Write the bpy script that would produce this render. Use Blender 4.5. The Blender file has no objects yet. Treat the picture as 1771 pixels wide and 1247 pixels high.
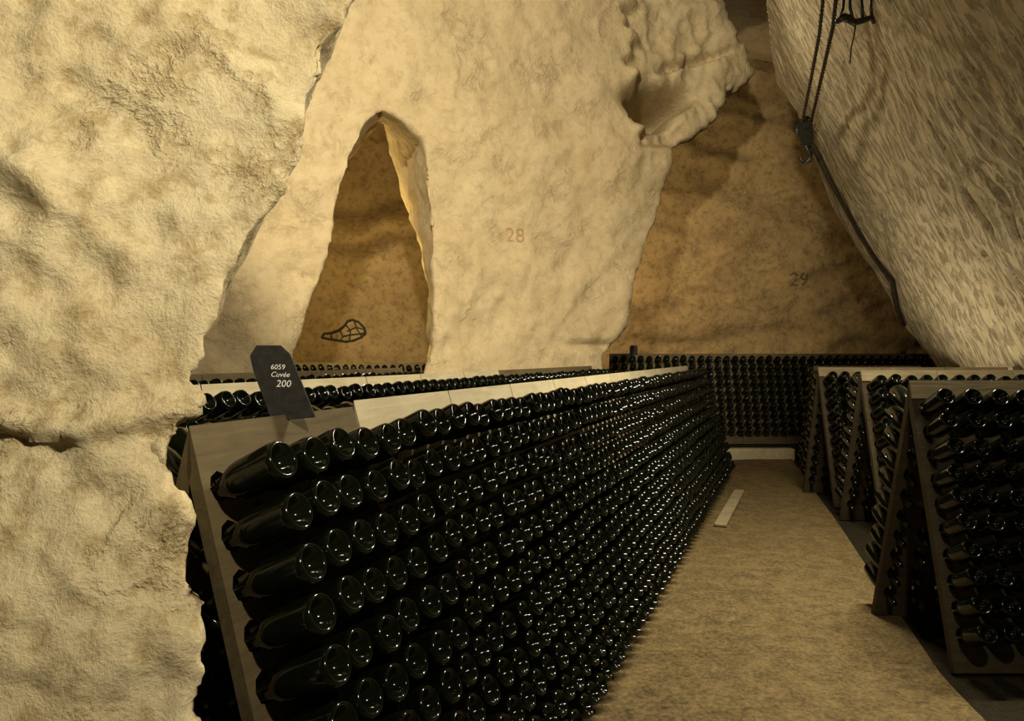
import bpy, bmesh, math, random
import numpy as np
from mathutils import Vector, Matrix
from mathutils.geometry import tessellate_polygon
from mathutils.bvhtree import BVHTree

random.seed(7)
SC = bpy.context.scene
COL = SC.collection

# ------------------------------------------------------------------ camera
F = 1250.0            # focal length in pixels of the 1771 px wide frame
CX, HY = 885.5, 612.0  # principal column, horizon row
EYE = 1.417
cam_data = bpy.data.cameras.new('camera')
cam = bpy.data.objects.new('camera', cam_data)
COL.objects.link(cam)
cam.location = (0, 0, EYE)
cam.rotation_euler = (math.pi / 2, 0, 0)
cam_data.sensor_fit = 'HORIZONTAL'
cam_data.sensor_width = 36.0
cam_data.lens = 36.0 * F / 1771.0
cam_data.shift_y = -(623.5 - HY) / 1771.0
cam_data.clip_start = 0.05
SC.camera = cam

# ------------------------------------------------------------------ world, exposure
world = bpy.data.worlds.new('world')
SC.world = world
world.use_nodes = True
bg = world.node_tree.nodes['Background']
bg.inputs['Color'].default_value = (0.95, 0.80, 0.52, 1)
bg.inputs['Strength'].default_value = 0.03
SC.view_settings.view_transform = 'Standard'
SC.view_settings.look = 'None'
SC.view_settings.gamma = 1.0
SC.view_settings.use_curve_mapping = False
SC.view_settings.exposure = 0.0

# ------------------------------------------------------------------ lamps and added fill spots
def lamp(name, kind, loc, power, color, radius=0.1, target=None, angle=None, blend=0.5):
    d = bpy.data.lights.new(name, kind)
    d.energy = power
    d.color = color
    d.shadow_soft_size = radius
    o = bpy.data.objects.new(name, d)
    o.location = loc
    if target is not None:
        o.rotation_euler = (Vector(target) - Vector(loc)).to_track_quat('-Z', 'Y').to_euler()
    if angle is not None:
        d.spot_size = math.radians(angle)
        d.spot_blend = blend
    COL.objects.link(o)
    return o

WARM = (1.0, 0.90, 0.71)
lamp('lamp_key', 'SPOT', (0.8, -0.2, 2.9), 450, WARM, 0.06, (-1.8, 1.4, 1.65), 88, 1.0)
lamp('fill_right_wall', 'SPOT', (0.3, -0.5, 2.7), 260, WARM, 0.08, (4.1, 6.8, 3.7), 58, 0.9)  # added fill spot, unseen, to bring out the right wall's relief
lamp('fill_above', 'SPOT', (1.2, 8.5, 6.0), 300, WARM, 0.06, (4.3, 6.3, 2.6), 56, 0.8)  # made-up spot above the view, raking the right wall
lamp('fill_floor', 'SPOT', (1.0, 0.3, 3.0), 130, WARM, 0.08, (1.25, 2.9, 0.0), 62, 1.0)  # added unseen spot that only brightens the near floor
tube = lamp('lamp_aisle_tube', 'AREA', (2.1, 4.0, 3.7), 230, WARM, 0.1)
tube.rotation_euler = (0, math.radians(32), 0)
tube.data.shape = 'RECTANGLE'
tube.data.size, tube.data.size_y = 1.5, 0.10
lamp('lamp_wall', 'SPOT', (-0.3, 1.0, 4.6), 2800, WARM, 0.12, (-0.2, 9.0, 3.9), 60, 0.5)
lamp('lamp_tunnel_left', 'POINT', (-2.95, 10.4, 2.8), 240, (1.0, 0.78, 0.38), 0.1)
lamp('lamp_tunnel_right', 'SPOT', (1.5, 11.9, 3.0), 270, (1.0, 0.80, 0.50), 0.1, (3.6, 14.5, 3.2), 150, 0.5)
lamp('lamp_rake_near', 'SPOT', (3.75, 6.45, 0.4), 40, (1.0, 0.90, 0.70), 0.08, (4.3, 7.2, 2.6), 150, 0.8)
lamp('lamp_rake', 'SPOT', (3.45, 7.65, 1.12), 75, (1.0, 0.90, 0.70), 0.08, (4.5, 7.2, 2.2), 150, 0.8)

# ------------------------------------------------------------------ noise
def _hash(ix, iy, iz, seed):
    h = (ix.astype(np.int64) * 374761393 + iy.astype(np.int64) * 668265263 + iz.astype(np.int64) * 2147483647 + seed * 1274126177) & 0xffffffff
    h = ((h ^ (h >> 13)) * 1274126177) & 0xffffffff
    h = ((h ^ (h >> 16)) * 2246822519) & 0xffffffff
    return ((h ^ (h >> 15)) & 0xffff) / 65535.0

def vnoise(P, freq, seed=0):
    Q = P * np.asarray(freq)
    I = np.floor(Q)
    f = Q - I
    I = I.astype(np.int64)
    u = f * f * f * (f * (f * 6 - 15) + 10)
    out = 0
    for dx in (0, 1):
        wx = u[:, 0] if dx else 1 - u[:, 0]
        for dy in (0, 1):
            wy = u[:, 1] if dy else 1 - u[:, 1]
            for dz in (0, 1):
                wz = u[:, 2] if dz else 1 - u[:, 2]
                out = out + wx * wy * wz * _hash(I[:, 0] + dx, I[:, 1] + dy, I[:, 2] + dz, seed)
    return out * 2 - 1

def fbm(P, freq, octaves=4, seed=0, gain=0.5):
    P = P @ np.array([[.36, .48, -.8], [-.8, .6, 0], [.48, .64, .6]])
    freq = np.asarray(freq, float)
    s, a = 0, 1.0
    for i in range(octaves):
        s = s + a * vnoise(P + 17.3 * i, freq * (2.03 ** i), seed + i)
        a *= gain
    return s

def ridged(P, freq, octaves=3, seed=0, gain=0.5):
    P = P @ np.array([[.36, .48, -.8], [-.8, .6, 0], [.48, .64, .6]])
    s, a = 0, 1.0
    for i in range(octaves):
        s = s + a * (1 - 2 * np.abs(vnoise(P + 9.1 * i, np.asarray(freq, float) * (2.1 ** i), seed + 31 + i)))
        a *= gain
    return s

def sstep(a, b, x):
    t = np.clip((x - a) / (b - a), 0, 1)
    return t * t * (3 - 2 * t)

# ------------------------------------------------------------------ materials
def new_mat(name):
    m = bpy.data.materials.new(name)
    m.use_nodes = True
    nt = m.node_tree
    return m, nt, nt.nodes['Principled BSDF']

def node(nt, kind, **kw):
    n = nt.nodes.new(kind)
    for k, v in kw.items():
        if k in n.inputs:
            n.inputs[k].default_value = v
        else:
            setattr(n, k, v)
    return n

def ramp(nt, src, stops):
    r = nt.nodes.new('ShaderNodeValToRGB')
    els = r.color_ramp.elements
    while len(els) < len(stops):
        els.new(0.5)
    for e, (p, c) in zip(els, stops):
        e.position = p
        e.color = (*c, 1)
    nt.links.new(src, r.inputs['Fac'])
    return r.outputs['Color']

def mixc(nt, fac, a, b, blend='MIX'):
    n = nt.nodes.new('ShaderNodeMix')
    n.data_type = 'RGBA'
    n.blend_type = blend
    for s, v in ((n.inputs[0], fac), (n.inputs[6], a), (n.inputs[7], b)):
        if hasattr(v, 'links'):
            nt.links.new(v, s)
        else:
            s.default_value = v if isinstance(v, float) else (*v, 1)
    return n.outputs[2]

def coords(nt, scale=(1, 1, 1), rot=(0, 0, 0)):
    tc = nt.nodes.new('ShaderNodeTexCoord')
    mp = nt.nodes.new('ShaderNodeMapping')
    mp.inputs['Scale'].default_value = scale
    mp.inputs['Rotation'].default_value = rot
    nt.links.new(tc.outputs['Object'], mp.inputs['Vector'])
    return mp.outputs['Vector']

def noise_fac(nt, vec, scale, detail=6, rough=0.6, dist=0.0):
    n = node(nt, 'ShaderNodeTexNoise', Scale=scale, Detail=detail, Roughness=rough, Distortion=dist)
    nt.links.new(vec, n.inputs['Vector'])
    return n.outputs['Fac']

def bump_chain(nt, bsdf, items):
    prev = None
    for fac, strength, dist in items:
        b = node(nt, 'ShaderNodeBump', Strength=strength, Distance=dist)
        nt.links.new(fac, b.inputs['Height'])
        if prev:
            nt.links.new(prev, b.inputs['Normal'])
        prev = b.outputs['Normal']
    nt.links.new(prev, bsdf.inputs['Normal'])

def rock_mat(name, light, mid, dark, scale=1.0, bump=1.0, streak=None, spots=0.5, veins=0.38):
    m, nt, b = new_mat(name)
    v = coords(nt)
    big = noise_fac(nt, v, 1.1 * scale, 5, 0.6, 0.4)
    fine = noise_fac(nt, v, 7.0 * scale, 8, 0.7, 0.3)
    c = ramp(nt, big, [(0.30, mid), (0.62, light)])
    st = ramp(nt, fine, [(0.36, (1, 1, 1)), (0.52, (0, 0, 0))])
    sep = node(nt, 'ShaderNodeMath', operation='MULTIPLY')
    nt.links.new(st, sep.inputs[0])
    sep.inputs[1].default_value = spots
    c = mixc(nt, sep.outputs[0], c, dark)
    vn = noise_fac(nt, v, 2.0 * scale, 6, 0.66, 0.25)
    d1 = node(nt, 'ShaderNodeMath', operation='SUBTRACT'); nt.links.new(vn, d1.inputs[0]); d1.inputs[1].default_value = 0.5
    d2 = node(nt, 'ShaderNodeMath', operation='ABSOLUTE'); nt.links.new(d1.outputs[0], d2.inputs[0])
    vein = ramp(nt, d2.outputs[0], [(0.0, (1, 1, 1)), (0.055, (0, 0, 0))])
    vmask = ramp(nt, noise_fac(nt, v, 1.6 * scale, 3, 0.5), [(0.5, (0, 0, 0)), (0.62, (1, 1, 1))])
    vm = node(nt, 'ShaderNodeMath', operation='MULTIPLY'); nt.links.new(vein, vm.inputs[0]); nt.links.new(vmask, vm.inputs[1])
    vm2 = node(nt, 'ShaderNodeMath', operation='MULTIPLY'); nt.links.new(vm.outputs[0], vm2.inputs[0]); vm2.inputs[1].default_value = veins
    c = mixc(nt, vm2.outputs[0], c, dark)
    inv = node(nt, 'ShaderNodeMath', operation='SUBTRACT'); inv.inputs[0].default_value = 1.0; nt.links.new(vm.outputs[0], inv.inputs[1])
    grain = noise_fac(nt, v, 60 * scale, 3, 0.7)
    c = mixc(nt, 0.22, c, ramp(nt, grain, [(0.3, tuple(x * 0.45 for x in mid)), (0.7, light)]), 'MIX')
    nt.links.new(c, b.inputs['Base Color'])
    b.inputs['Roughness'].default_value = 0.95
    b.inputs['Specular IOR Level'].default_value = 0.1
    items = [(inv.outputs[0], 0.5 * bump, 0.02 / scale), (fine, 0.55 * bump, 0.05 / scale), (grain, 0.35 * bump, 0.012 / scale)]
    if streak:
        # chisel scores: noise stretched along the slope of the wall
        cb = nt.nodes.new('ShaderNodeCombineXYZ')
        for i, (axis, k) in enumerate(streak[0]):
            dp = node(nt, 'ShaderNodeVectorMath', operation='DOT_PRODUCT')
            nt.links.new(v, dp.inputs[0])
            dp.inputs[1].default_value = Vector(axis) * k
            nt.links.new(dp.outputs['Value'], cb.inputs[i])
        sf = noise_fac(nt, cb.outputs[0], 1.0, 5, 0.6, 0.2)
        sr = ramp(nt, sf, [(0.36, (0, 0, 0)), (0.50, (1, 1, 1))])
        items.insert(0, (sr, streak[1], streak[2]))
        c = mixc(nt, 0.14, c, mixc(nt, sr, dark, c))
        nt.links.new(c, b.inputs['Base Color'])
    bump_chain(nt, b, items)
    return m

M = {}
M['chalk_near'] = rock_mat('chalk_near', (0.66, 0.555, 0.33), (0.55, 0.44, 0.235), (0.30, 0.205, 0.07), 2.4, 1.3, None, 0.75, 0.5)
M['chalk_pillar'] = rock_mat('chalk_pillar', (0.56, 0.44, 0.245), (0.49, 0.37, 0.19), (0.34, 0.25, 0.115), 1.5, 1.2, None, 0.5)
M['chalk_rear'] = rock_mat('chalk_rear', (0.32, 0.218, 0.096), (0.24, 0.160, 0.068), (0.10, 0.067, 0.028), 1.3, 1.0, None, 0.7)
M['chalk_right'] = rock_mat('chalk_right', (0.50, 0.41, 0.25), (0.42, 0.335, 0.19), (0.27, 0.20, 0.10), 1.2, 0.8,
                            [[((0.11, 0.99, 0.06), 22.0), ((-0.47, 0.0, 0.88), 4.4)], 0.9, 0.035], 0.35)
M['chalk_ceiling'] = rock_mat('chalk_ceiling', (0.45, 0.36, 0.20), (0.36, 0.28, 0.15), (0.24, 0.18, 0.09), 1.0, 0.8)

def ground_mat(name, a, bcol, c3, scale, rough, bump):
    m, nt, b = new_mat(name)
    v = coords(nt)
    n1 = noise_fac(nt, v, 1.1 * scale, 6, 0.65, 0.5)
    n3 = noise_fac(nt, v, 9.0 * scale, 6, 0.7, 0.4)
    n2 = noise_fac(nt, v, 45 * scale, 5, 0.8)
    c = ramp(nt, n1, [(0.36, a), (0.62, bcol)])
    c = mixc(nt, 0.45, c, ramp(nt, n3, [(0.40, c3), (0.62, tuple(min(1, x * 1.5) for x in bcol))]))
    c = mixc(nt, 0.40, c, ramp(nt, n2, [(0.40, c3), (0.60, tuple(min(1, x * 1.6) for x in bcol))]))
    nt.links.new(c, b.inputs['Base Color'])
    b.inputs['Roughness'].default_value = rough
    b.inputs['Specular IOR Level'].default_value = 0.2
    bump_chain(nt, b, [(n3, 0.5, 0.03), (n2, 0.8, 0.015)])
    return m
M['path'] = ground_mat('path', (0.10, 0.072, 0.026), (0.21, 0.148, 0.060), (0.035, 0.025, 0.009), 1.0, 0.85, 1)
M['shaded_ground'] = ground_mat('shaded_ground', (0.016, 0.012, 0.005), (0.026, 0.020, 0.008), (0.010, 0.008, 0.003), 1.0, 1.0, 1)  # ground darkened in colour to stand for shade beside the racks
M['step'] = ground_mat('step', (0.55, 0.46, 0.27), (0.62, 0.53, 0.33), (0.42, 0.34, 0.19), 2.0, 0.9, 1)

def wood_mat(name, light, dark):
    m, nt, b = new_mat(name)
    oi = nt.nodes.new('ShaderNodeObjectInfo')
    tc = nt.nodes.new('ShaderNodeTexCoord')
    add = node(nt, 'ShaderNodeVectorMath', operation='ADD')
    sc = node(nt, 'ShaderNodeVectorMath', operation='SCALE')
    cb = nt.nodes.new('ShaderNodeCombineXYZ')
    for i in range(3):
        nt.links.new(oi.outputs['Random'], cb.inputs[i])
    nt.links.new(cb.outputs[0], sc.inputs[0])
    sc.inputs['Scale'].default_value = 13.0
    nt.links.new(tc.outputs['Object'], add.inputs[0])
    nt.links.new(sc.outputs[0], add.inputs[1])
    mp = nt.nodes.new('ShaderNodeMapping')
    mp.inputs['Scale'].default_value = (3, 30, 30)
    nt.links.new(add.outputs[0], mp.inputs['Vector'])
    g = noise_fac(nt, mp.outputs[0], 1.0, 6, 0.65, 0.6)
    blot = noise_fac(nt, add.outputs[0], 5.0, 5, 0.6, 0.4)
    c = ramp(nt, g, [(0.3, dark), (0.62, light)])
    c = mixc(nt, 0.35, c, ramp(nt, blot, [(0.35, dark), (0.6, light)]))
    nt.links.new(c, b.inputs['Base Color'])
    b.inputs['Roughness'].default_value = 0.8
    b.inputs['Specular IOR Level'].default_value = 0.2
    bump_chain(nt, b, [(g, 0.4, 0.004)])
    return m
M['oak_pale'] = wood_mat('oak_pale', (0.47, 0.405, 0.25), (0.34, 0.28, 0.16))
M['oak_mid'] = wood_mat('oak_mid', (0.36, 0.29, 0.16), (0.20, 0.155, 0.08))
M['oak_dark'] = wood_mat('oak_dark', (0.110, 0.082, 0.036), (0.055, 0.040, 0.018))
M['oak_aged'] = wood_mat('oak_aged', (0.13, 0.098, 0.048), (0.065, 0.048, 0.023))
M['oak_top_lit'] = wood_mat('oak_top_lit', (0.20, 0.155, 0.08), (0.11, 0.083, 0.042))  # strip tone raised for the light on the near right board tops
M['oak_shaded'] = wood_mat('oak_shaded', (0.075, 0.056, 0.027), (0.035, 0.026, 0.012))  # boards darkened in colour for the shade the racks stand in

def plain_mat(name, col, rough=0.5, metal=0.0, spec=0.5, var=0.25):
    m, nt, b = new_mat(name)
    v = coords(nt)
    n = noise_fac(nt, v, 45, 4, 0.6)
    c = ramp(nt, n, [(0.35, tuple(x * (1 - var) for x in col)), (0.65, tuple(min(1, x * (1 + var)) for x in col))])
    nt.links.new(c, b.inputs['Base Color'])
    b.inputs['Roughness'].default_value = rough
    b.inputs['Metallic'].default_value = metal
    b.inputs['Specular IOR Level'].default_value = spec
    return m
M['bottle_glass'] = plain_mat('bottle_glass', (0.0035, 0.0045, 0.0020), 0.09, 0, 0.48)
M['cap'] = plain_mat('cap', (0.50, 0.25, 0.06), 0.4, 0.6, 0.5)
M['slate'] = plain_mat('slate', (0.017, 0.016, 0.012), 0.8, 0, 0.3, 0.35)
M['chalk_paint'] = plain_mat('chalk_paint', (0.78, 0.74, 0.66), 0.9, 0, 0.1, 0.08)
M['red_paint'] = plain_mat('red_paint', (0.36, 0.215, 0.105), 0.95, 0, 0.1, 0.2)
M['dark_paint'] = plain_mat('dark_paint', (0.085, 0.062, 0.030), 0.95, 0, 0.1, 0.2)
M['black_paint'] = plain_mat('black_paint', (0.030, 0.030, 0.018), 0.95, 0, 0.1, 0.3)
M['rope'] = plain_mat('rope', (0.045, 0.032, 0.018), 0.9, 0, 0.1, 0.4)
M['iron'] = plain_mat('iron', (0.035, 0.033, 0.026), 0.38, 0.7, 0.5, 0.3)

# ------------------------------------------------------------------ object helpers
def link_mesh(name, verts, faces, mat, parent=None, smooth=False):
    me = bpy.data.meshes.new(name)
    me.from_pydata([tuple(v) for v in verts], [], [tuple(f) for f in faces])
    me.update()
    if smooth:
        me.polygons.foreach_set('use_smooth', [True] * len(me.polygons))
    if mat:
        me.materials.append(mat)
    return link_data(name, me, parent)

def link_data(name, me, parent=None):
    o = bpy.data.objects.new(name, me)
    COL.objects.link(o)
    if parent:
        o.parent = parent
    return o

def tag(o, label=None, cat=None, group=None, kind=None):
    if label: o['label'] = label
    if cat: o['category'] = cat
    if group: o['group'] = group
    if kind: o['kind'] = kind
    return o

def empty(name, loc, rz=0.0):
    o = bpy.data.objects.new(name, None)
    o.empty_display_size = 0.1
    COL.objects.link(o)
    o.location = loc
    o.rotation_euler = (0, 0, rz)
    return o

class Geo:
    def __init__(self):
        self.v, self.f = [], []
    def add(self, vs, fs):
        n = len(self.v)
        self.v += [Vector(v) for v in vs]
        self.f += [tuple(i + n for i in f) for f in fs]
    def box(self, lo, hi):
        x0, y0, z0 = lo
        x1, y1, z1 = hi
        self.add([(x0, y0, z0), (x1, y0, z0), (x1, y1, z0), (x0, y1, z0), (x0, y0, z1), (x1, y0, z1), (x1, y1, z1), (x0, y1, z1)],
                 [(0, 3, 2, 1), (4, 5, 6, 7), (0, 1, 5, 4), (1, 2, 6, 5), (2, 3, 7, 6), (3, 0, 4, 7)])
    def tube(self, pts, r, seg=8, closed=False):
        pts = [Vector(p) for p in pts]
        n = len(pts)
        rings = []
        up = Vector((0.13, 0.31, 0.94)).normalized()
        for i, p in enumerate(pts):
            a = pts[(i - 1) % n] if (closed or i) else pts[0]
            c = pts[(i + 1) % n] if (closed or i < n - 1) else pts[-1]
            t = (c - a).normalized()
            u = t.cross(up)
            if u.length < 1e-3:
                u = t.cross(Vector((1, 0, 0)))
            u.normalize()
            w = u.cross(t)
            rr = r[i] if hasattr(r, '__len__') else r
            rings.append([p + (u * math.cos(2 * math.pi * k / seg) + w * math.sin(2 * math.pi * k / seg)) * rr for k in range(seg)])
        vs = [v for ring in rings for v in ring]
        fs = []
        for i in range(n if closed else n - 1):
            j = (i + 1) % n
            for k in range(seg):
                fs.append((i * seg + k, i * seg + (k + 1) % seg, j * seg + (k + 1) % seg, j * seg + k))
        if not closed:
            fs.append(tuple(range(seg - 1, -1, -1)))
            fs.append(tuple((n - 1) * seg + k for k in range(seg)))
        self.add(vs, fs)
    def build(self, name, mat, parent=None, smooth=False):
        return link_mesh(name, self.v, self.f, mat, parent, smooth)

def ray(px, py):
    return Vector(((px - CX) / F, 1.0, (HY - py) / F))

def at(px, py, depth):
    return Vector((0, 0, EYE)) + ray(px, py) * depth

def on_plane(px, py, n, p0):
    r = ray(px, py)
    t = n.dot(p0 - Vector((0, 0, EYE))) / n.dot(r)
    return Vector((0, 0, EYE)) + r * t

# ------------------------------------------------------------------ rock masses
ROCKS = {}
def rock(name, pts, n, p0, back, voxel, mat, disp, push=None, smooth=3):
    """A thick rock mass: its outline on the plane (n, p0), its back outline moved by `back` (one vector or one per point),
    remeshed evenly and roughened by `disp` along the normals."""
    front = [on_plane(px, py, n, p0) for px, py in pts]
    if isinstance(back, Vector):
        back = [back] * len(front)
    rear = [a + b for a, b in zip(front, back)]
    tri = tessellate_polygon([[Vector((px, -py, 0)) for px, py in pts]])
    N = len(front)
    faces = []
    for t in tri:
        faces.append(tuple(t))
        faces.append(tuple(i + N for i in reversed(t)))
    for i in range(N):
        j = (i + 1) % N
        faces.append((i, j, j + N, i + N))
    me = bpy.data.meshes.new(name)
    me.from_pydata([tuple(v) for v in front + rear], [], faces)
    bm = bmesh.new()
    bm.from_mesh(me)
    bmesh.ops.recalc_face_normals(bm, faces=bm.faces)
    bm.to_mesh(me)
    bm.free()
    tmp = bpy.data.objects.new('tmp', me)
    COL.objects.link(tmp)
    md = tmp.modifiers.new('remesh', 'REMESH')
    md.mode = 'VOXEL'
    md.voxel_size = voxel
    sm = tmp.modifiers.new('smooth', 'SMOOTH')
    sm.factor = 0.5
    sm.iterations = smooth
    dg = bpy.context.evaluated_depsgraph_get()
    out = bpy.data.meshes.new_from_object(tmp.evaluated_get(dg))
    bpy.data.objects.remove(tmp)
    bpy.data.meshes.remove(me)
    out.name = name
    nv = len(out.vertices)
    co = np.empty(nv * 3)
    out.vertices.foreach_get('co', co)
    co = co.reshape(-1, 3)
    no = np.array([v.normal[:] for v in out.vertices])
    co2 = co + no * disp(co)[:, None]
    if push is not None:
        co2 = co2 + push(co)
    out.vertices.foreach_set('co', co2.ravel())
    out.update()
    out.polygons.foreach_set('use_smooth', [True] * len(out.polygons))
    out.materials.clear()
    out.materials.append(mat)
    o = link_data(name, out)
    tag(o, kind='structure')
    ROCKS[name] = BVHTree.FromPolygons([tuple(c) for c in co2], [tuple(p.vertices) for p in out.polygons])
    return o

def pix(P):
    """picture columns and rows of world points, used once to find where on a rock face a hollow or ledge lies"""
    return CX + F * P[:, 0] / P[:, 1], HY - F * (P[:, 2] - EYE) / P[:, 1]

def plane_from(z0, b, c):
    # depth = z0 + b*X + c*(height - EYE)
    return Vector((-b, 1.0, -c)).normalized(), Vector((0, z0, EYE))

# near pillar on the left
nL, pL = plane_from(1.48, 0.16, 0.14)
ptsL = [(-700, -350), (640, -350), (600, -60), (582, 8), (562, 60), (556, 112), (532, 165), (517, 238), (482, 290), (462, 338), (425, 385),
        (400, 432), (382, 480), (372, 530), (352, 590), (356, 612), (346, 655), (337, 728), (322, 742), (293, 760), (298, 850),
        (314, 910), (331, 985), (346, 1100), (347, 1150), (335, 1200), (322, 1250), (310, 1500), (300, 1830), (-700, 1830)]
def dispL(P):
    d = 0.030 * fbm(P, 2.6, 3, 3) + 0.013 * ridged(P, 5.0, 3, 5) + 0.010 * ridged(P, 11.0, 3, 8) * sstep(-0.2, 0.5, fbm(P, 1.7, 2, 14)) + 0.006 * fbm(P, 18, 3, 9)
    x, y = pix(P)
    rough = np.exp(-(((x - 90) / 150) ** 2 + ((y - 250) / 190) ** 2))
    d += rough * (0.045 * ridged(P, 6.0, 3, 11) - 0.02)
    ledge = 735 + 18 * np.sin(x / 70.0) + (x < 150) * 0.0
    d += 0.022 * (sstep(-60, -4, y - ledge) - 1.7 * sstep(-4, 22, y - ledge) + 0.7 * sstep(40, 190, y - ledge))
    return d
def offL(py):
    return float(np.interp(py, [0, 450, 600, 735, 745, 1400], [20, 26, 10, 12, 22, 22]))
ptsL = [(px + offL(py) if -600 < px else px, py) for px, py in ptsL]
rock('wall_left', ptsL, nL, pL, [Vector((-0.45, 0.9, 0)) if py < 600 else Vector((-0.85, 0.36, 0)) for px, py in ptsL], 0.016, M['chalk_near'], dispL, None, 8)

# the big pillar wall with the pointed arch
nB, pB = plane_from(8.5, 0.55, -0.06)
outer = [(60, -450), (1240, -450), (1252, -60), (1262, 5), (1278, 50), (1302, 82), (1313, 112), (1268, 148), (1228, 198), (1192, 230), (1165, 252),
         (1152, 310), (1138, 375), (1118, 430), (1092, 500), (1078, 555), (1064, 588), (1046, 610), (1040, 660), (1035, 850)]
archR = [(738, 850), (738, 632), (749, 600), (749, 500), (743, 420), (736, 335), (735, 242), (702, 216), (658, 192)]
archL = [(638, 216), (614, 272), (598, 318), (580, 402), (560, 470), (544, 512), (521, 570), (504, 612), (496, 900), (60, 1050)]
innerR = [(740, 800), (742, 630), (747, 600), (745, 515), (728, 430), (704, 365), (680, 282), (667, 232), (655, 196)]
ptsB = outer + archR + archL
backB = [Vector((-0.5, 2.2, 0))] * len(outer)
for (px, py), (qx, qy) in zip(archR, innerR):
    a = on_plane(px, py, nB, pB)
    b = at(qx, qy, a.y + 2.2)
    backB.append(b - a)
backB += [Vector((-0.95, 2.2, 0.0))] * len(archL)
def dispB(P):
    x, y = pix(P)
    front = P[:, 1] < 8.5 + 0.55 * P[:, 0] + 0.5
    d = 0.07 * fbm(P, 0.8, 3, 21) + 0.035 * fbm(P, 2.4, 3, 22) + 0.012 * ridged(P, 4.0, 3, 23)
    over = sstep(1085, 1112, x + 12 * np.sin(y / 17.0)) * sstep(270, 225, y) * sstep(-30, 60, y + 60)
    d += over * (0.075 * ridged(P, 1.3, 4, 25) - 0.03 + 0.05 * fbm(P, 3.5, 3, 28))
    return d
def pushB(P):
    x, y = pix(P)
    out = np.zeros_like(P)
    wob = 10 * np.sin(y / 13.0) + 6 * np.sin(y / 5.1)
    over = sstep(1088, 1104, x + wob) * sstep(262, 236, y)
    hole = np.exp(-(((x - 1142) / 50) ** 2 + ((y - 160 + (x - 1142) * 0.12) / 22) ** 2) ** 1.5)
    hole2 = np.exp(-(((x - 1128) / 34) ** 2 + ((y - 190) / 22) ** 2) ** 1.5)
    crack = np.exp(-((y - 92 + (x - 1200) * 0.25) / 5.0) ** 2) * sstep(1130, 1180, x) * sstep(1290, 1230, x)
    nick = np.exp(-(((x - 1020) / 36) ** 2 + ((y - 598) / 7) ** 2))
    crk = np.exp(-((y - 478 - 5 * np.sin(x / 14.0)) / 3.0) ** 2) * sstep(485, 500, x) * sstep(552, 535, x)
    out[:, 1] = 0.30 * over + 1.7 * hole + 1.0 * hole2 + 0.3 * crack + 0.18 * nick + 0.08 * crk
    return out
wall_back = rock('wall_back', ptsB, nB, pB, backB, 0.045, M['chalk_pillar'], dispB, pushB)

# rear wall of the left tunnel
nA, pA = plane_from(13.4, 0.0, -0.05)
def dispA(P):
    x, y = pix(P)
    d = 0.10 * fbm(P, 0.7, 4, 41) + 0.03 * ridged(P, 2.5, 3, 42)
    fold = 415 - (x - 650) * 0.14 + 6 * np.sin(x / 19.0)
    d += 0.50 * (sstep(-70, -6, y - fold) - sstep(-6, 26, y - fold))
    return d
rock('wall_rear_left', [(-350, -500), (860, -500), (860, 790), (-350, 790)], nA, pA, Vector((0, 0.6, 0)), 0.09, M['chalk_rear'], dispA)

# rear wall of the right tunnel
nR, pR = plane_from(14.6, -0.10, -0.10)
def dispR(P):
    Q = P * np.array([0.45, 1, 1.3])
    return 0.12 * fbm(Q, 0.7, 4, 51) + 0.07 * ridged(Q, 1.6, 4, 52)
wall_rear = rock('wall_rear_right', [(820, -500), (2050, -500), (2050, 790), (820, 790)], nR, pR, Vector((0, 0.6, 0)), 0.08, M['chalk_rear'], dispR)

# leaning wall on the right, scored by chisels
nW = Vector((1.0, -0.15, 0.54)).normalized()
pW = Vector((5.15, 9.0, 1.36))
ptsW = [(1306, -450), (1312, -60), (1320, 20), (1330, 95), (1345, 145), (1380, 192), (1404, 262), (1412, 290), (1436, 345), (1470, 405), (1490, 440),
        (1512, 470), (1536, 512), (1545, 540), (1566, 568), (1590, 600), (1614, 634), (1650, 700), (1710, 830), (2700, 1100), (2600, -450)]
down = Vector((-0.54, 0.0, 1.0)); down = (down - nW * down.dot(nW)).normalized()
along = nW.cross(down).normalized()
def dispW(P):
    a = P @ np.array(along[:])
    s = P @ np.array(down[:])
    k = P @ np.array(nW[:])
    w = 0.035 * fbm(P, 1.2, 2, 68)
    Q = np.stack([a + w + 0.05 * s, s * 0.16, k * 0.3], 1)
    Q2 = np.stack([a + w - 0.04 * s, s * 0.16, k * 0.3], 1)
    Q3 = np.stack([a + w + 0.10 * s, s * 0.20, k * 0.3], 1)
    zone = np.exp(-(((P[:, 2] - 2.5) / 0.9) ** 2 + ((P[:, 1] - 6.1) / 1.5) ** 2))
    amp = 0.30 + 0.25 * np.clip(fbm(P, 0.55, 2, 66) + 0.2, 0, 1) + 0.60 * zone
    d = 0.06 * fbm(P, 0.6, 3, 61) + amp * (0.008 * vnoise(Q, 5.5, 62) - 0.055 * np.clip(vnoise(Q2, 14.0, 65) - 0.05, 0, 1) - 0.055 * np.clip(vnoise(Q3, 20.0, 67) - 0.05, 0, 1))
    x, y = pix(P)
    d -= 0.04 * sstep(1690, 1720, x - (y - 200) * 0.12) * sstep(420, 330, y)
    return d
rock('wall_right', ptsW, nW, pW, Vector((1.6, 0.55, 0.0)), 0.021, M['chalk_right'], dispW)

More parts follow.
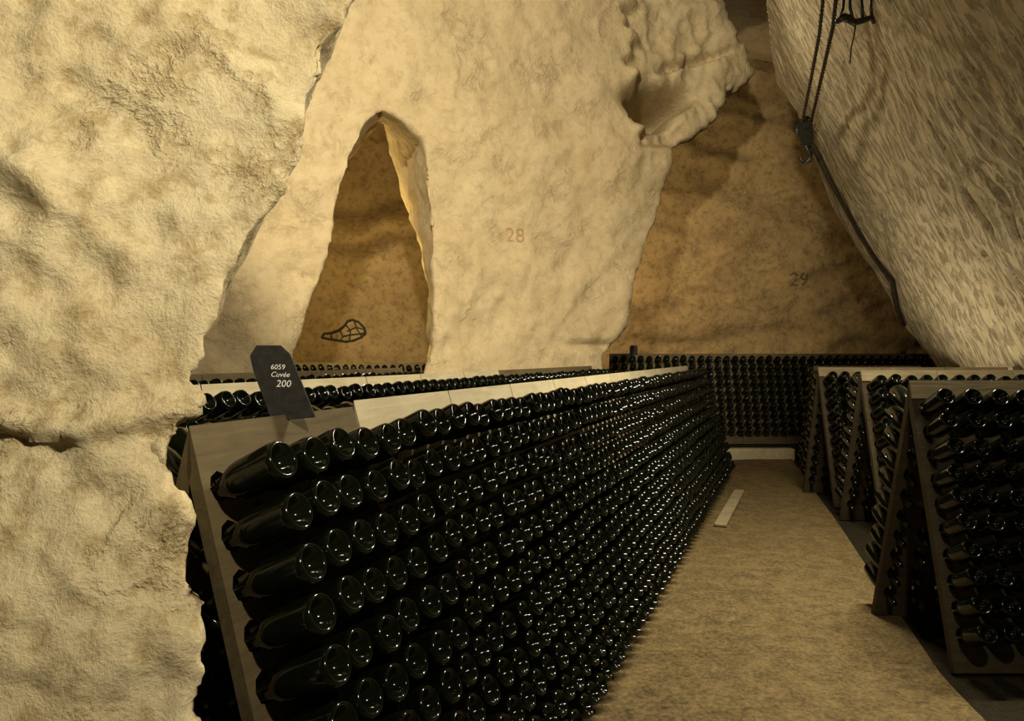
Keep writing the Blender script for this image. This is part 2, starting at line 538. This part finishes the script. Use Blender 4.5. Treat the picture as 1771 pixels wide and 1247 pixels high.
# cave roof above the picture
nC, pC = Vector((0, -0.12, 1)).normalized(), Vector((0, 6, 7.2))
def roof():
    xs = np.linspace(-9, 12, 60)
    ys = np.linspace(-3, 16, 60)
    X, Y = np.meshgrid(xs, ys)
    P = np.stack([X.ravel(), Y.ravel(), np.full(X.size, 0.0)], 1)
    P[:, 2] = 7.4 - 0.02 * (P[:, 0] - 1) ** 2 + 0.3 * fbm(P, 0.4, 4, 71)
    n = len(xs)
    f = [(j * n + i, (j + 1) * n + i, (j + 1) * n + i + 1, j * n + i + 1) for j in range(len(ys) - 1) for i in range(n - 1)]
    o = link_mesh('ceiling', [tuple(p) for p in P], f, M['chalk_ceiling'], None, True)
    md = o.modifiers.new('thickness', 'SOLIDIFY'); md.thickness = 0.4; md.offset = 1
    tag(o, kind='structure')
roof()

# ------------------------------------------------------------------ floor, path, step
g = Geo(); g.box((-10, -3, -0.30), (13, 15.5, -0.02)); tag(g.build('floor', M['shaded_ground']), kind='structure')
def path():
    right = [(1.62, -1.0), (1.70, 1.2), (1.80, 2.6), (1.90, 3.2), (2.34, 4.72), (2.83, 6.4), (3.30, 8.1), (3.76, 9.70)]  # right edge drawn along the shade line of the racks
    left = [(-1.2, -1.0), (-0.75, 0.9), (-0.35, 1.9), (0.10, 3.0), (0.70, 4.5), (1.32, 6.05), (1.95, 7.6), (2.75, 9.70)]
    vs, fs = [], []
    n = 14
    for (lx, ly), (rx, ry) in zip(left, right):
        for k in range(n + 1):
            t = k / n
            vs.append((lx + (rx - lx) * t, ly + (ry - ly) * t, 0.0))
    for i in range(len(left) - 1):
        for k in range(n):
            a = i * (n + 1) + k
            fs.append((a, a + 1, a + n + 2, a + n + 1))
    bm = bmesh.new()
    bv = [bm.verts.new(v) for v in vs]
    for f in fs:
        bm.faces.new([bv[i] for i in f])
    bmesh.ops.subdivide_edges(bm, edges=bm.edges, cuts=3, use_grid_fill=True)
    co = np.array([v.co[:] for v in bm.verts])
    h = 0.008 * fbm(co, 2.2, 3, 81)
    for v, dz in zip(bm.verts, h):
        v.co.z = dz
    r = bmesh.ops.extrude_face_region(bm, geom=list(bm.faces))
    top = [e for e in r['geom'] if isinstance(e, bmesh.types.BMVert)]
    for v in top:
        v.co.z -= 0.05
    bmesh.ops.recalc_face_normals(bm, faces=bm.faces)
    me = bpy.data.meshes.new('floor_path')
    bm.to_mesh(me); bm.free()
    me.materials.append(M['path'])
    tag(link_data('floor_path', me), kind='structure')
path()
def step():
    g = Geo(); g.box((2.2, 9.78, -0.02), (6.6, 13.9, 0.128)); o = g.build('floor_platform', M['shaded_ground']); tag(o, kind='structure')
    x = 2.55
    g = Geo()
    g.box((2.6, 9.70, -0.02), (3.80, 9.86, 0.139))
    o = g.build('trim_1', M['step']); tag(o, kind='structure')
    bv = o.modifiers.new('bevel', 'BEVEL'); bv.width = 0.012; bv.segments = 2
step()

# ------------------------------------------------------------------ bottles
PROFILE = [(0.000, 0.0), (0.000, 0.0125), (0.004, 0.0145), (0.018, 0.0150), (0.022, 0.0165), (0.028, 0.0165), (0.032, 0.0140), (0.075, 0.0155),
           (0.105, 0.0190), (0.130, 0.0265), (0.152, 0.0365), (0.172, 0.0425), (0.190, 0.0440), (0.284, 0.0440), (0.294, 0.0425),
           (0.299, 0.0390), (0.300, 0.0355), (0.2960, 0.0315), (0.285, 0.0250), (0.275, 0.0175), (0.2685, 0.0090), (0.2665, 0.0)]
LOW = [PROFILE[i] for i in (0, 2, 7, 8, 9, 10, 12, 13, 15, 16, 17, 19, 21)]
def lathe(profile, seg):
    vs, fs, rings = [], [], []
    for z, r in profile:
        if r == 0:
            rings.append([len(vs)]); vs.append((0, 0, z))
        else:
            rings.append(list(range(len(vs), len(vs) + seg)))
            vs += [(r * math.cos(2 * math.pi * k / seg), r * math.sin(2 * math.pi * k / seg), z) for k in range(seg)]
    for a, b in zip(rings, rings[1:]):
        for k in range(seg):
            k2 = (k + 1) % seg
            if len(a) == 1:
                fs.append((a[0], b[k2], b[k]))
            elif len(b) == 1:
                fs.append((a[k], a[k2], b[0]))
            else:
                fs.append((a[k], a[k2], b[k2], b[k]))
    return vs, fs
def mesh_of(name, vs, fs, mat, smooth=True):
    me = bpy.data.meshes.new(name)
    me.from_pydata([tuple(v) for v in vs], [], fs)
    me.polygons.foreach_set('use_smooth', [smooth] * len(me.polygons))
    me.materials.append(mat)
    me.update()
    return me
BOTTLE = mesh_of('bottle', *lathe(PROFILE, 28), M['bottle_glass'])
CAP = mesh_of('cap', *lathe([(-0.004, 0.0), (-0.004, 0.014), (0.000, 0.0165), (0.009, 0.0170), (0.010, 0.0150)], 14), M['cap'])
LOWV, LOWF = lathe(LOW, 14)
LOWV = np.array(LOWV)
stuff_v, stuff_f = [], []
def stuff_bottle(mat4):
    R = np.array(mat4)
    base = sum(len(a) for a in stuff_v)
    stuff_v.append(LOWV @ R[:3, :3].T + R[:3, 3])
    stuff_f.extend([tuple(i + base for i in f) for f in LOWF])

# ------------------------------------------------------------------ riddling racks
ROWS = 10
W, HT, RUN = 0.617, 1.28, 0.375
ALPHA = math.atan2(RUN, HT)
SL = math.hypot(RUN, HT)
S0, SP = 0.146, 0.115
SA, CA = math.sin(ALPHA), math.cos(ALPHA)
TH = 0.034
def board_geo(side, ht, SP, COLS, ROWS):
    """one leaning board with its fifty holes; side -1 leans to the front, +1 to the back"""
    def P(x, s, t):
        return Vector((x, side * (s * SA + t * CA), ht - s * CA + t * SA))
    g = Geo()
    CP = W / COLS
    x0, x1 = 0.003, W - 0.003
    sl = ht / CA
    s_top, s_bot = S0 - SP / 2, S0 - SP / 2 + ROWS * SP
    def quad(a, b, c, d):
        q = [a, b, c, d]
        g.add(q, [(0, 1, 2, 3) if side < 0 else (3, 2, 1, 0)])
    for t, flip in ((0.0, False), (-TH, True)):
        def face(pts):
            q = [P(x, s, t) for x, s in pts]
            order = list(range(len(q)))
            if flip != (side > 0):
                order.reverse()
            g.add(q, [tuple(reversed(order))])
        if t == 0.0:
            face([(x0, 0.0), (x1, 0.0), (x1, s_top), (x0, s_top)])
        face([(x0, s_bot), (x1, s_bot), (x1, sl), (x0, sl)])
        for j in range(COLS):
            xa = x0 if j == 0 else j * CP
            xb = x1 if j == COLS - 1 else (j + 1) * CP
            xc = (j + 0.5) * CP
            for i in range(ROWS):
                sa, sb, sc = s_top + i * SP, s_top + (i + 1) * SP, S0 + i * SP
                rim = [(xa, sa), (xc, sa), (xb, sa), (xb, sc), (xb, sb), (xc, sb), (xa, sb), (xa, sc)]
                ho = []
                for k in range(8):
                    an = math.radians(-135 + 45 * k)
                    ho.append((xc + 0.029 * math.cos(an), sc - 0.004 + 0.036 * math.sin(an)))
                for k in range(8):
                    k2 = (k + 1) % 8
                    face([rim[k], rim[k2], ho[k2], ho[k]])
                if t == 0.0:
                    for k in range(8):
                        k2 = (k + 1) % 8
                        quad(P(*ho[k], 0), P(*ho[k2], 0), P(*ho[k2], -TH), P(*ho[k], -TH))
    # rims of the board
    quad(P(x0, 0, 0), P(x0, s_top, -TH), P(x1, s_top, -TH), P(x1, 0, 0))
    quad(P(x1, 0, 0), P(x1, s_top, -TH), P(x1, sl, -TH), P(x1, sl, 0))
    quad(P(x1, sl, 0), P(x1, sl, -TH), P(x0, sl, -TH), P(x0, sl, 0))
    quad(P(x0, sl, 0), P(x0, sl, -TH), P(x0, s_top, -TH), P(x0, 0, 0))
    return g
def board_mesh(name, side, ht, mat, sp, cols, rws):
    g = board_geo(side, ht, sp, cols, rws)
    me = mesh_of(name, g.v, g.f, mat, False)
    bm = bmesh.new(); bm.from_mesh(me)
    bmesh.ops.remove_doubles(bm, verts=bm.verts, dist=1e-5)
    bm.to_mesh(me); bm.free()
    return me
BOARDS = {}
def boards(matname, ht, sp, cols, rws):
    k = (matname, round(ht, 3), sp, cols, rws)
    if k not in BOARDS:
        BOARDS[k] = (board_mesh('front_board', -1, ht, M[matname], sp, cols, rws), board_mesh('back_board', 1, ht, M['oak_shaded' if matname != 'oak_dark' else 'oak_dark'], sp, cols, rws))  # back boards carry the shade inside the frames in their colour
    return BOARDS[k]
LIT_STRIPS = {}
def lit_strip_mesh(matname):
    # added strip over the front board's top, paler to stand for light there
    if matname not in LIT_STRIPS:
        g = Geo()
        vs = []
        for t in (0.0005, 0.011):
            for x, q in ((0.003, -0.003), (W - 0.003, -0.003), (W - 0.003, 0.088), (0.003, 0.088)):
                vs.append((x, -(q * SA + t * CA), HT - q * CA + t * SA))
        g.add(vs, [(0, 1, 2, 3), (7, 6, 5, 4), (0, 4, 5, 1), (1, 5, 6, 2), (2, 6, 7, 3), (3, 7, 4, 0)])
        me = mesh_of('lit_top_strip', g.v, g.f, M[matname], False)
        bm = bmesh.new(); bm.from_mesh(me); bmesh.ops.recalc_face_normals(bm, faces=bm.faces); bm.to_mesh(me); bm.free()
        LIT_STRIPS[matname] = me
    return LIT_STRIPS[matname]
ORD = ['zeroth', 'first', 'second', 'third', 'fourth', 'fifth', 'sixth', 'seventh', 'eighth', 'ninth', 'tenth', 'eleventh', 'twelfth', 'thirteenth',
       'fourteenth', 'fifteenth', 'sixteenth', 'seventeenth', 'eighteenth', 'nineteenth', 'twentieth']
TENS = {2: 'twenty', 3: 'thirty', 4: 'forty', 5: 'fifty', 6: 'sixty'}
def ordinal(n):
    if n <= 20:
        return ORD[n]
    t, u = divmod(n, 10)
    return TENS[t] + ('-' + ORD[u] if u else 'th') if u else {30: 'thirtieth', 40: 'fortieth', 50: 'fiftieth', 60: 'sixtieth'}[n]

candidates = []      # (size in the picture, matrix, row id, column, row)
def rack_row(start, angle, units, mats, labels, group, rows, row_id, base=0.0, heights=None, individual=False, backs=0, sp=None, cols=5, lit_strip=None):
    COLS = cols
    CP = W / cols
    d = Vector((math.cos(angle), math.sin(angle), 0))
    for k in range(units):
        ht = heights(k) if heights else HT
        p = Vector((start[0], start[1], base)) + d * (W * k)
        root = empty('riddling_rack', p, angle)
        tag(root, labels(k), 'rack', group)
        sp_ = sp or SP
        fb, bb = boards(mats(k), ht, sp_, cols, max(ROWS, rows))
        link_data('front_board', fb, root)
        link_data('back_board', bb, root)
        if lit_strip:
            tag(link_data('lit_top_strip', lit_strip_mesh(lit_strip), root), 'thin added strip, paler in colour for the light on the rack top')
        T = Matrix.Translation(p) @ Matrix.Rotation(angle, 4, 'Z')
        for j, i, face in [(j, i, -1) for j in range(COLS) for i in range(rows)] + [(j, i, 1) for j in range(COLS) for i in range(max(rows, ROWS)) if k < backs]:
            if True:
                e = math.radians(26 + random.uniform(-2.5, 2.5))
                yaw = math.radians(random.uniform(-2.2, 2.2))
                ax = Vector((math.sin(yaw) * math.cos(e), face * math.cos(yaw) * math.cos(e), math.sin(e)))
                s = S0 + i * sp_
                hole = Vector(((j + 0.5) * CP, face * s * SA, ht - s * CA - 0.006))
                tip = hole - ax * (0.104 + random.uniform(-0.008, 0.008))
                side = Vector((1, 0, 0)); up = ax.cross(side).normalized(); side = up.cross(ax).normalized()
                R = Matrix((side, up, ax)).transposed().to_4x4()
                Mx = T @ Matrix.Translation(tip) @ R
                c = Mx @ Vector((0, 0, 0.25))
                px, py = CX + F * c.x / c.y, HY - F * (c.z - EYE) / c.y
                seen = individual and face < 0 and -10 < px < 1781 and -10 < py < 1262
                candidates.append((1.0 / c.y if seen else 0.0, Mx, row_id, k * COLS + j, i))

TH1 = math.radians(21.7)
n_first = 12
def lab_left(k):
    if k == 0:
        return 'dark brown wooden riddling rack at the near end of the left row, below slate sign'
    if k == n_first - 1:
        return 'wooden riddling rack at the far end of the long left row of bottles'
    return 'pale-topped wooden riddling rack, %s from the near end of the long left row' % ordinal(k + 1)
rack_row((-0.695, 1.55), math.pi / 2 - TH1, n_first, lambda k: 'oak_dark' if k == 0 else 'oak_pale', lab_left, 'riddling racks of the long left row', ROWS + 1, 'left',
         heights=lambda k: 1.262 if k == 0 else HT, individual=True, backs=2, sp=0.109, cols=6)
A2 = math.pi / 2 - math.radians(24.5)
def lab_second(k): return 'wooden riddling rack in the second row behind the slate sign, %s from its near end' % ordinal(k + 1)
rack_row((-1.395 - 0.254, 3.23 - 0.558), A2, 10, lambda k: 'oak_pale' if k < 6 else 'oak_aged', lab_second, 'riddling racks of the second row', 4, 'second', cols=6)
def lab_third(k): return 'dark riddling rack in the third row below the arch, %s from its near end' % ordinal(k + 1)
rack_row((-2.11 - 0.254, 4.9 - 0.558), A2, 5, lambda k: 'oak_dark', lab_third, 'riddling racks of the third row', 4, 'third', cols=6)
def lab_tunnel(k): return 'dark riddling rack standing inside the pointed arch, %s from the left' % ordinal(k + 1)
rack_row((-3.75, 11.35), 0.0, 4, lambda k: 'oak_dark', lab_tunnel, 'riddling racks inside the arch', 4, 'tunnel')
def lab_far(k): return 'dark riddling rack on the step across the aisle end, %s from the left' % ordinal(k + 1)
rack_row((1.43, 10.62), 0.0, 8, lambda k: 'oak_dark', lab_far, 'riddling racks across the end of the aisle', ROWS, 'far', base=0.139)
labs_a = ['wooden riddling rack facing the camera at the right edge, nearest on right', 'wooden riddling rack to the right of the nearest rack on the right edge']
rack_row((1.961, 3.58), 0.0, 2, lambda k: 'oak_shaded', lambda k: labs_a[k], 'riddling racks of the near right row', ROWS, 'right', individual=True, backs=2, lit_strip='oak_top_lit')
def lab_b(k): return 'pale wooden riddling rack in second row on the right, %s from the aisle' % ordinal(k + 1)
rack_row((2.82, 5.86), 0.0, 3, lambda k: 'oak_shaded', lab_b, 'riddling racks of the second right row', ROWS, 'right_second', backs=2, lit_strip='oak_mid')
def lab_c(k): return 'wooden riddling rack in third row on the right, %s from the aisle' % ordinal(k + 1)
rack_row((2.98, 7.05), 0.0, 3, lambda k: 'oak_shaded', lab_c, 'riddling racks of the third right row', ROWS, 'right_third', backs=2, lit_strip='oak_mid')

def lab_d(k): return 'dark riddling rack in fourth row on the right, %s from the aisle' % ordinal(k + 1)
rack_row((3.44, 8.25), 0.0, 2, lambda k: 'oak_dark', lab_d, 'riddling racks of the fourth right row', ROWS, 'right_fourth', backs=1)

order = sorted(range(len(candidates)), key=lambda i: -candidates[i][0])
chosen = set(i for i in order[:300] if candidates[i][0] > 0)
for idx, (size, Mx, rid, cidx, ridx) in enumerate(candidates):
    if idx in chosen:
        o = link_data('bottle', BOTTLE)
        o.matrix_world = Mx
        if rid == 'left':
            lab = 'dark bottle in %s row from top of long left rack, %s from near end' % (ordinal(ridx + 1), ordinal(cidx + 1))
            grp = 'bottles in the long left row of racks'
        else:
            lab = 'dark bottle seen base-on in %s row from top of right rack, %s from left' % (ordinal(ridx + 1), ordinal(cidx + 1))
            grp = 'bottles in the near right rack'
            link_data('cap', CAP, o)
        tag(o, lab, 'bottle', grp)
    else:
        stuff_bottle(Mx)
V = np.concatenate(stuff_v)
me = bpy.data.meshes.new('bottles')
me.from_pydata(V.tolist(), [], stuff_f)
me.polygons.foreach_set('use_smooth', [True] * len(me.polygons))
me.materials.append(M['bottle_glass'])
tag(link_data('bottles', me), 'hundreds of dark bottles filling the far and rear riddling racks', 'bottles', kind='stuff')

# ------------------------------------------------------------------ text helpers
def text_mesh(body, size, shear=0.0, extrude=0.0):
    cu = bpy.data.curves.new('lettering', 'FONT')
    cu.body = body
    cu.size = size
    cu.shear = shear
    cu.align_x = 'CENTER'
    cu.align_y = 'CENTER'
    cu.extrude = extrude
    cu.resolution_u = 3
    o = bpy.data.objects.new('tmp', cu)
    COL.objects.link(o)
    bpy.context.view_layer.update()
    dg = bpy.context.evaluated_depsgraph_get()
    me = bpy.data.meshes.new_from_object(o.evaluated_get(dg))
    bpy.data.objects.remove(o)
    return me
def number_on(body, px, py, size_px, bvh, mat, parent, approx):
    me = text_mesh(body, 1.0)
    bm = bmesh.new(); bm.from_mesh(me)
    bmesh.ops.triangulate(bm, faces=bm.faces)
    for _ in range(2):
        bmesh.ops.subdivide_edges(bm, edges=bm.edges, cuts=1)
    for v in bm.verts:
        c = Vector((0, 0, EYE))
        X = at(px + v.co.x * size_px, py - v.co.y * size_px, approx)
        start = Vector((X.x, X.y - 1.5, X.z))
        hit = bvh.ray_cast(start, Vector((0, 1, 0)), 4.0)
        v.co = (hit[0] + Vector((0, -0.004, 0))) if hit[0] else X
    bm.to_mesh(me); bm.free()
    me.materials.clear(); me.materials.append(mat)
    return link_data('painted_number', me, parent)
number_on('28', 891, 408, 34, ROCKS['wall_back'], M['red_paint'], wall_back, 8.5)
number_on('29', 1368, 488, 32, ROCKS['wall_rear_right'], M['dark_paint'], wall_rear, 14.2)

# ------------------------------------------------------------------ slate sign on the first rack
def slate_sign(name, outline, th, mat):
    """outline in metres, x right, z up, thickness along y"""
    n = len(outline)
    vs = [(x, 0, z) for x, z in outline] + [(x, th, z) for x, z in outline]
    fs = [tuple(range(n)), tuple(range(2 * n - 1, n - 1, -1))] + [((i + 1) % n, i, i + n, (i + 1) % n + n) for i in range(n)]
    bm = bmesh.new()
    bv = [bm.verts.new(v) for v in vs]
    for f in fs: bm.faces.new([bv[i] for i in f])
    bmesh.ops.recalc_face_normals(bm, faces=bm.faces)
    bmesh.ops.bevel(bm, geom=list(bm.edges), offset=0.0012, segments=1, affect='EDGES')
    me = bpy.data.meshes.new(name); bm.to_mesh(me); bm.free()
    me.materials.append(mat)
    return me
ZS = 1.845
k = ZS / F
def sp(px, py): return ((px - 507) * k, (718 - py) * k)
out_px = [(470, 728), (438, 640), (432, 615), (443, 597), (484, 597), (500, 612), (545, 722)]
base = at(507, 718, ZS)
sign = link_data('slate_sign', slate_sign('slate_sign', [sp(*p) for p in out_px], 0.010, M['slate']))
sign.location = base
sign.rotation_euler = (math.radians(-3), 0, math.radians(4))
tag(sign, 'dark slate sign chalked with white figures, leaning on the nearest left rack', 'sign')
for body, px, py, size, shear in (('6059', 480, 635, 12.5, 0.1), ('Cuv\u00e9e', 484, 648, 12.5, 0.25), ('200', 490, 664, 17, 0.15)):
    me = text_mesh(body, size * k, shear, 0.0004)
    me.materials.clear(); me.materials.append(M['chalk_paint'])
    o = link_data('lettering', me, sign)
    x, z = sp(px, py)
    o.location = (x, -0.0008, z)
    o.rotation_euler = (math.pi / 2, math.radians(1), 0)
    tag(o, 'white chalk lettering')

# small dark tag board standing on the far rack
tb = link_data('tag_board', slate_sign('tag_board', [(-0.055, -0.02), (0.055, -0.02), (0.058, 0.085), (0.040, 0.115), (-0.036, 0.118), (-0.056, 0.09)], 0.012, M['slate']))
tb.location = (1.785, 10.60, 1.425)
tag(tb, 'small dark tag board standing on the far rack left of the aisle', 'sign')

# ------------------------------------------------------------------ plank beside the left row
def plank():
    a, b = Vector((1.70, 5.90, 0)), Vector((2.32, 7.38, 0))
    d = (b - a).normalized(); n = Vector((d.y, -d.x, 0))
    g = Geo()
    vs = []
    for z in (0.006, 0.032):
        for p, s in ((a, -1), (b, -1), (b, 1), (a, 1)):
            vs.append(p + n * 0.05 * s + Vector((0, 0, z)))
    g.add(vs, [(0, 1, 2, 3), (7, 6, 5, 4), (0, 4, 5, 1), (1, 5, 6, 2), (2, 6, 7, 3), (3, 7, 4, 0)])
    o = g.build('plank', M['oak_mid'])
    bv = o.modifiers.new('bevel', 'BEVEL'); bv.width = 0.006
    tag(o, 'pale wooden plank lying on the floor at the foot of the left row', 'plank')
plank()

# ------------------------------------------------------------------ net-like dark mark on the tunnel wall
def wall_mark():
    bvh = ROCKS['wall_rear_left']
    def hit(px, py):
        X = at(px, py, 13.4)
        h = bvh.ray_cast(Vector((X.x, X.y - 2, X.z)), Vector((0, 1, 0)), 5)
        return h[0] + Vector((0, -0.012, 0)) if h[0] else X
    g = Geo()
    def stroke(pts, r, closed=False, steps=5):
        q = []
        m = len(pts)
        for i in range(m if closed else m - 1):
            a, b = pts[i], pts[(i + 1) % m]
            for s in range(steps):
                q.append(hit(a[0] + (b[0] - a[0]) * s / steps, a[1] + (b[1] - a[1]) * s / steps))
        if not closed: q.append(hit(*pts[-1]))
        g.tube(q, r, 6, closed)
    stroke([(556, 583), (560, 577), (572, 576), (586, 571), (596, 563), (600, 556), (609, 553), (620, 557), (630, 567), (632, 577), (624, 584), (612, 589), (598, 591), (580, 588), (566, 586)], 0.022, True)
    stroke([(572, 576), (573, 587)], 0.016)
    stroke([(588, 571), (592, 582), (588, 589)], 0.012)
    stroke([(598, 562), (606, 572), (604, 590)], 0.014)
    stroke([(612, 556), (618, 570), (626, 582)], 0.012)
    stroke([(600, 573), (616, 566), (630, 570)], 0.012)
    stroke([(592, 582), (606, 579), (620, 578), (630, 576)], 0.014)
    o = g.build('wall_mark', M['black_paint'], None, True)
    tag(o, 'dark net-like teardrop mark on the tunnel wall seen through the pointed arch', 'wall mark')
wall_mark()

# ------------------------------------------------------------------ hoist on the right wall
def wall_pt(px, py, lift=0.03):
    r = ray(px, py)
    h = ROCKS['wall_right'].ray_cast(Vector((0, 0, EYE)), r.normalized(), 30)
    p = h[0] if h[0] else on_plane(px, py, nW, pW)
    return p - r.normalized() * lift - nW * lift
ZB = 8.25
def pulley():
    root = empty('pulley_block', at(1393, 284, ZB))
    tag(root, 'iron pulley block with hook hanging at the edge of the leaning right wall', 'pulley')
    inv = -Vector(root.location)
    def L(px, py, dz=0.0): return at(px, py, ZB + dz) + inv
    c = L(1391, 222)
    g = Geo()
    seg = 20
    prof = [(-0.03, 0.085), (-0.018, 0.066), (0.018, 0.066), (0.03, 0.085)]
    vs = [(c.x + r * math.cos(2 * math.pi * q / seg), c.y + y, c.z + r * math.sin(2 * math.pi * q / seg)) for y, r in prof for q in range(seg)]
    fs = [(a * seg + q, a * seg + (q + 1) % seg, (a + 1) * seg + (q + 1) % seg, (a + 1) * seg + q) for a in range(3) for q in range(seg)]
    fs += [tuple(range(seg)), tuple(range(4 * seg - 1, 3 * seg - 1, -1))]
    g.add(vs, fs)
    g.build('wheel', M['iron'], root)
    for y in (-0.05, 0.05):
        g = Geo()
        o_ = [(1378, 216), (1383, 205), (1396, 204), (1406, 214), (1408, 238), (1402, 252), (1388, 252), (1381, 236)]
        front = [L(px, py, y - 0.006) for px, py in o_]
        rear = [L(px, py, y + 0.006) for px, py in o_]
        n = len(o_)
        g.add(front + rear, [tuple(range(n)), tuple(range(2 * n - 1, n - 1, -1))] + [((i + 1) % n, i, i + n, (i + 1) % n + n) for i in range(n)])
        g.build('cheek_plate', M['iron'], root)
    g = Geo(); g.tube([c + Vector((0, -0.09, 0)), c + Vector((0, 0.09, 0))], 0.025, 10); g.build('axle', M['iron'], root)
    g = Geo(); g.tube([L(1396, 250), L(1396, 258), L(1402, 266), L(1400, 277), L(1391, 281), L(1385, 276), L(1386, 270)], [0.03, 0.03, 0.028, 0.028, 0.026, 0.02, 0.012], 8)
    g.build('hook', M['iron'], root, True)
    g = Geo(); g.tube([L(1387, 214), L(1384, 206), L(1392, 201), L(1402, 205), L(1399, 215)], 0.016, 8); g.build('shackle', M['iron'], root, True)
pulley()
def twisted(points, r, turns):
    g = Geo()
    pts = []
    N = 90
    P = [Vector(p) for p in points]
    for i in range(N + 1):
        t = i / N * (len(P) - 1)
        a = min(int(t), len(P) - 2)
        pts.append(P[a].lerp(P[a + 1], t - a))
    for ph in (0, math.pi):
        q = [p + Vector((math.cos(turns * i / N * 2 * math.pi + ph), 0, math.sin(turns * i / N * 2 * math.pi + ph) * 0.4)) * r * 0.75 for i, p in enumerate(pts)]
        g.tube(q, r, 6)
    return g
top_l, top_r = at(1430, -60, 6.35), at(1452, -60, 6.35)
g = twisted([top_l, at(1417, 60, 6.9), at(1402, 140, 7.5), at(1386, 218, ZB)], 0.012, 26)
g2 = twisted([top_r, at(1441, 45, 6.8), at(1424, 120, 7.3), at(1403, 210, ZB)], 0.013, 24)
g.add(g2.v, g2.f)
o = g.build('hoist_rope', M['rope'], None, True)
tag(o, 'two dark twisted strands of hoist rope running from above to the pulley block', 'rope')
g = Geo()
pts = [at(1402, 246, ZB - 0.02)] + [wall_pt(px, py, 0.03) for px, py in ((1420, 268), (1432, 295), (1450, 330), (1468, 362), (1488, 400), (1508, 432), (1530, 465), (1547, 487), (1551, 510), (1556, 535), (1568, 562))]
g.tube(pts, [0.035, 0.036, 0.030, 0.026, 0.024, 0.022, 0.022, 0.022, 0.028, 0.03, 0.028, 0.022], 8)
tag(g.build('wall_cable', M['rope'], None, True), 'dark cable running down the edge of the leaning wall from the pulley', 'cable')
def bracket():
    zb = 6.1
    root = empty('wall_bracket', at(1480, 40, zb))
    tag(root, 'dark iron bracket with hangers fixed high on the right wall', 'bracket')
    L = lambda px, py, d=0: at(px, py, zb + d) - Vector(root.location)
    g = Geo(); g.tube([L(1446, 38), L(1460, 30), L(1470, 33), L(1478, 39), L(1494, 35), L(1508, 30), L(1512, 41)], [0.02, 0.035, 0.035, 0.03, 0.025, 0.025, 0.014], 8); g.build('bar', M['iron'], root, True)
    for a in ([(1452, 34), (1458, 14), (1464, -60)], [(1476, 36), (1470, 12), (1467, -60)], [(1508, 30), (1506, 10), (1510, -60)], [(1492, 36), (1491, 12), (1482, -60)]):
        g = Geo(); g.tube([L(*p) for p in a], 0.013, 6); g.build('hanger', M['iron'], root, True)
    g = Geo(); g.tube([L(1480, 40), L(1477, 62), L(1472, 84), L(1470, 110)], [0.008, 0.006, 0.006, 0.005], 6); g.build('cord', M['rope'], root, True)
bracket()
